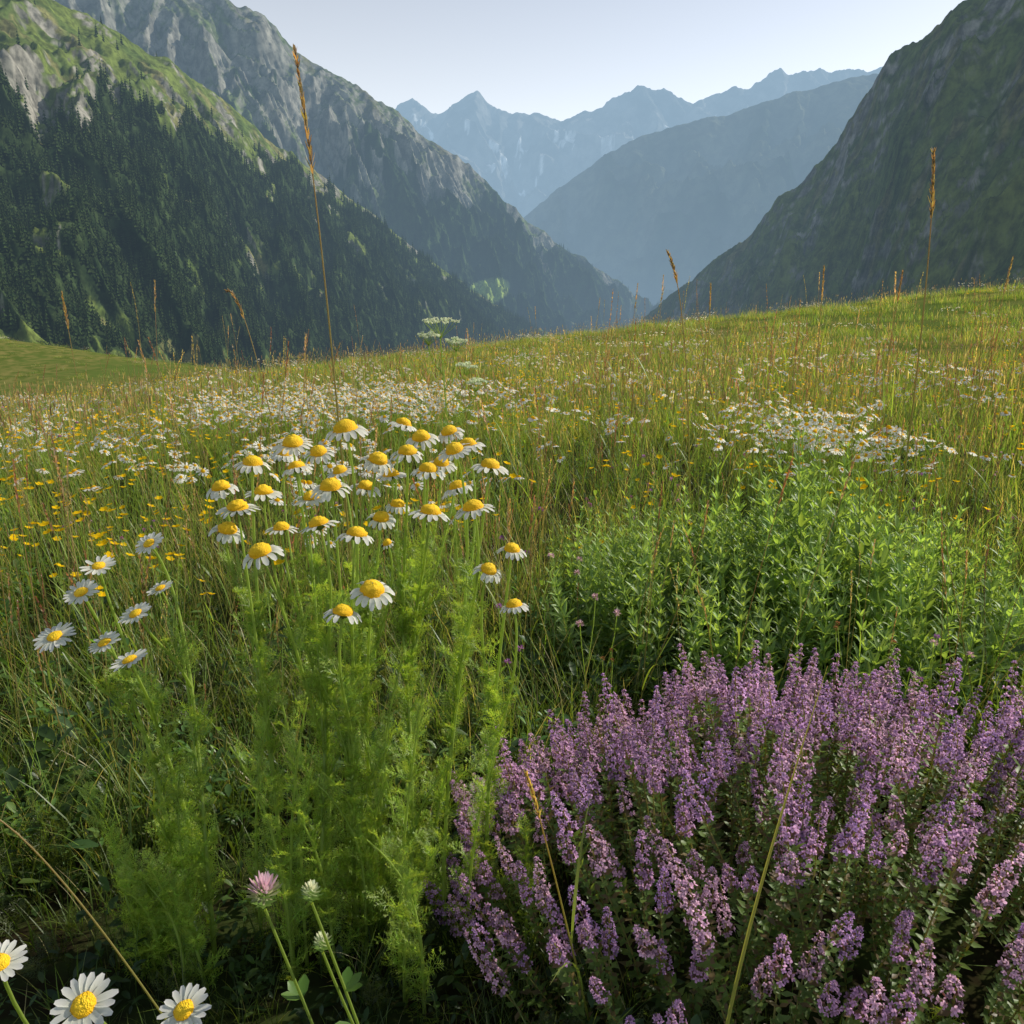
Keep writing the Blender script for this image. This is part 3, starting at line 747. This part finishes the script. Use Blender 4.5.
scatter('yellow_wildflowers',[t.obj('buttercup',MATS,False) for t in yp],P,rots(len(P),.1),rng.uniform(.8,1.2,len(P)),rng.integers(0,4,len(P)),tv=.05)
bp=[ball(100),ball(101,.34,(.36,.16,.36)),ball(102,.26,(.55,.38,.40)),ball(103,.3,(.30,.16,.06),.006)]
P=np.array([tuple(p) for p in pts(170,1.3,12,48,lambda x,y:free(x,y) and (x>0 or y>2.2))])
scatter('pink_wildflowers',[t.obj('clover',MATS,False) for t in bp],P,rots(len(P),.1),rng.uniform(.7,1.1,len(P)),rng.integers(0,4,len(P)))

# ------------------------------------------------------------------ individual tall grasses
def tall(name,tip,basea,y,bow,L,droop=0,fat=1.0,col=A(.32,.23,.12),r=.0016,yb=None,lv=2):
    random.seed(name+str(tip));mb=MB();T=surv(tip[0],tip[1],y);yb=yb or y
    culm(mb,(basea*yb,yb,gnd(basea*yb,yb)),T,bow,L,r,col,A(.2,.25,.05),droop,fat,lv,pn_=34);mb.obj(name,MATS)
tall('tall_grass_stalk',(-.245,.282),-.205,1.3,(.02,0,0),.19,fat=1.6,r=.0022)
tall('tall_grass_stalk',(.49,.177),.50,2.2,(.03,0,0),.18,fat=2.1,col=A(.30,.20,.11),r=.0026)
tall('tall_grass_stalk',(.187,.066),.235,2.5,(.05,0,.0),.16,.08,1.8,r=.0024)
tall('tall_grass_stalk',(-.345,.022),-.26,2.0,(.02,0,.04),.22,.16,1.3,r=.002)
tall('tall_grass_stalk',(-.545,.019),-.53,3.0,(0,0,0),.18,0,1.7,r=.0024)
tall('tall_grass_stalk',(.375,.05),.38,4.0,(0,0,0),.2,0,1.9,r=.0026)
tall('tall_grass_stalk',(.47,.045),.455,4.0,(0,0,0),.2,0.03,1.9,col=A(.26,.17,.10),r=.0026)
tall('tall_grass_stalk',(.24,.03),.245,4.0,(0,0,0),.18,0,1.7,r=.0026)
tall('tall_grass_stalk',(.60,.06),.57,4.0,(0,0,0),.2,0,1.9,r=.0026)
tall('tall_grass_stalk',(.02,-.635),.125,.62,(.0,0,.02),.22,0,.8,A(.40,.30,.12),.0012,yb=.75)
tall('bent_grass_stalk',(-.80,-.70),-.40,.55,(.0,0,.08),.12,.05,.6,A(.34,.24,.13),.0011,yb=.60,lv=0)
mb=MB();random.seed(8)
T=surv(.43,-.47,.70);b=A(.19,.60,.0)
path=bez(b,b+(T-b)*.3+A(-.02,0,.02),b+(T-b)*.7+A(-.01,0,.0),T,14)
ribbon(mb,path,np.interp(np.linspace(0,1,14),[0,.5,1],[.0025,.002,.0003]),nrm(A(1,.2,-.4)),[A(.2,.26,.05)*(1-q)+A(.38,.34,.09)*q for q in np.linspace(0,1,14)],.4)
mb.obj('grass_blade',MATS)

def umbel(name,a,e,y,ba):
    random.seed(4);mb=MB();T=surv(a,e,y);b=A(ba*y,y,gnd(ba*y,y))
    main=bez(b,b+A(0,0,.3),T-A(-.01,0,.2),T-A(0,0,.05),20);tube(mb,main,np.linspace(.003,.0016,20),GREEN,6)
    tops=[(main[-1],T,1.0)]
    for f,dx,dz in ((.78,.05,.0),(.85,-.03,.1),(.7,.07,-.1),(.8,.03,.2)):
        p=main[int(19*f)];t=A(p[0]+dx,p[1]+U(-.04,.04),p[2]+abs(dx)+.05+dz*.2);tube(mb,bez(p,p+A(dx*.5,0,.02),t-A(0,0,.06),t-A(0,0,.03),8),.0012,GREEN,4);tops.append((t-A(0,0,.03),t,.55))
    for s,t,k in tops:
        for i in range(16):
            an=i*2.4;rr=.045*k*math.sqrt((i+.5)/16);q=t+A(math.cos(an)*rr,math.sin(an)*rr,-rr*.3+U(-.004,.004))
            tube(mb,bez(s,s+(q-s)*.4,q-A(0,0,.01),q,5),.0006,GREEN,3)
            for j in range(14):
                o=q+A(U(-1,1),U(-1,1),U(-.3,.5))*.006*k**.5
                ribbon(mb,o+np.outer([-1,0,1],nrm(A(U(-1,1),U(-1,1),.3))*.0026),[.0012,.0022,.0012],A(0,.7,.7),jit(A(.66,.72,.50),.15),0,1)
    for f in (.2,.35,.5,.65):
        for q in range(2): pinleaf(mb,main[int(19*f)],U(0,6),U(.2,.8),1.6)
    mb.obj(name,MATS)
umbel('umbel_wildflower',-.088,-.008,1.9,-.07)

# ------------------------------------------------------------------ light, sky, camera
el,azm=math.radians(34),math.radians(64)
sd=Vector((math.sin(azm)*math.cos(el),math.cos(azm)*math.cos(el),math.sin(el)))
w=bpy.data.worlds.new('World');scene.world=w;w.use_nodes=True;nt=w.node_tree
sky=nt.nodes.new('ShaderNodeTexSky');sky.sky_type='NISHITA';sky.sun_disc=False
sky.sun_elevation=el;sky.sun_rotation=azm;sky.altitude=1500;sky.air_density=1.0;sky.dust_density=3;sky.ozone_density=1.0
bg=nt.nodes['Background']
tc=nt.nodes.new('ShaderNodeTexCoord');sp=nt.nodes.new('ShaderNodeSeparateXYZ');nt.links.new(tc.outputs['Generated'],sp.inputs[0])
hz=math_(nt,'EXPONENT',math_(nt,'MULTIPLY',math_(nt,'MAXIMUM',sp.outputs[2],0.0),-3.4))
hv=nt.nodes.new('ShaderNodeVectorMath');hv.operation='SCALE';hv.inputs[0].default_value=(10.8,10.1,8.4);nt.links.new(hz,hv.inputs['Scale'])
ad=nt.nodes.new('ShaderNodeVectorMath');ad.operation='ADD';nt.links.new(sky.outputs[0],ad.inputs[0]);nt.links.new(hv.outputs[0],ad.inputs[1])
nt.links.new(ad.outputs[0],bg.inputs[0]);bg.inputs[1].default_value=.11
l=bpy.data.lights.new('sun','SUN');l.energy=5;l.angle=math.radians(.5);l.color=(1,.91,.74)
lo=bpy.data.objects.new('sun',l);scene.collection.objects.link(lo);lo.rotation_euler=sd.to_track_quat('Z','Y').to_euler();lo.location=(20,10,30)
cam=bpy.data.cameras.new('camera');cam.lens=28;cam.sensor_width=36;cam.clip_start=.02;cam.clip_end=60000
co=bpy.data.objects.new('camera',cam);scene.collection.objects.link(co)
co.location=(0,0,.8);co.rotation_euler=(math.radians(90-14.24),0,0);scene.camera=co
scene.view_settings.view_transform='Standard';scene.view_settings.look='None';scene.view_settings.exposure=0
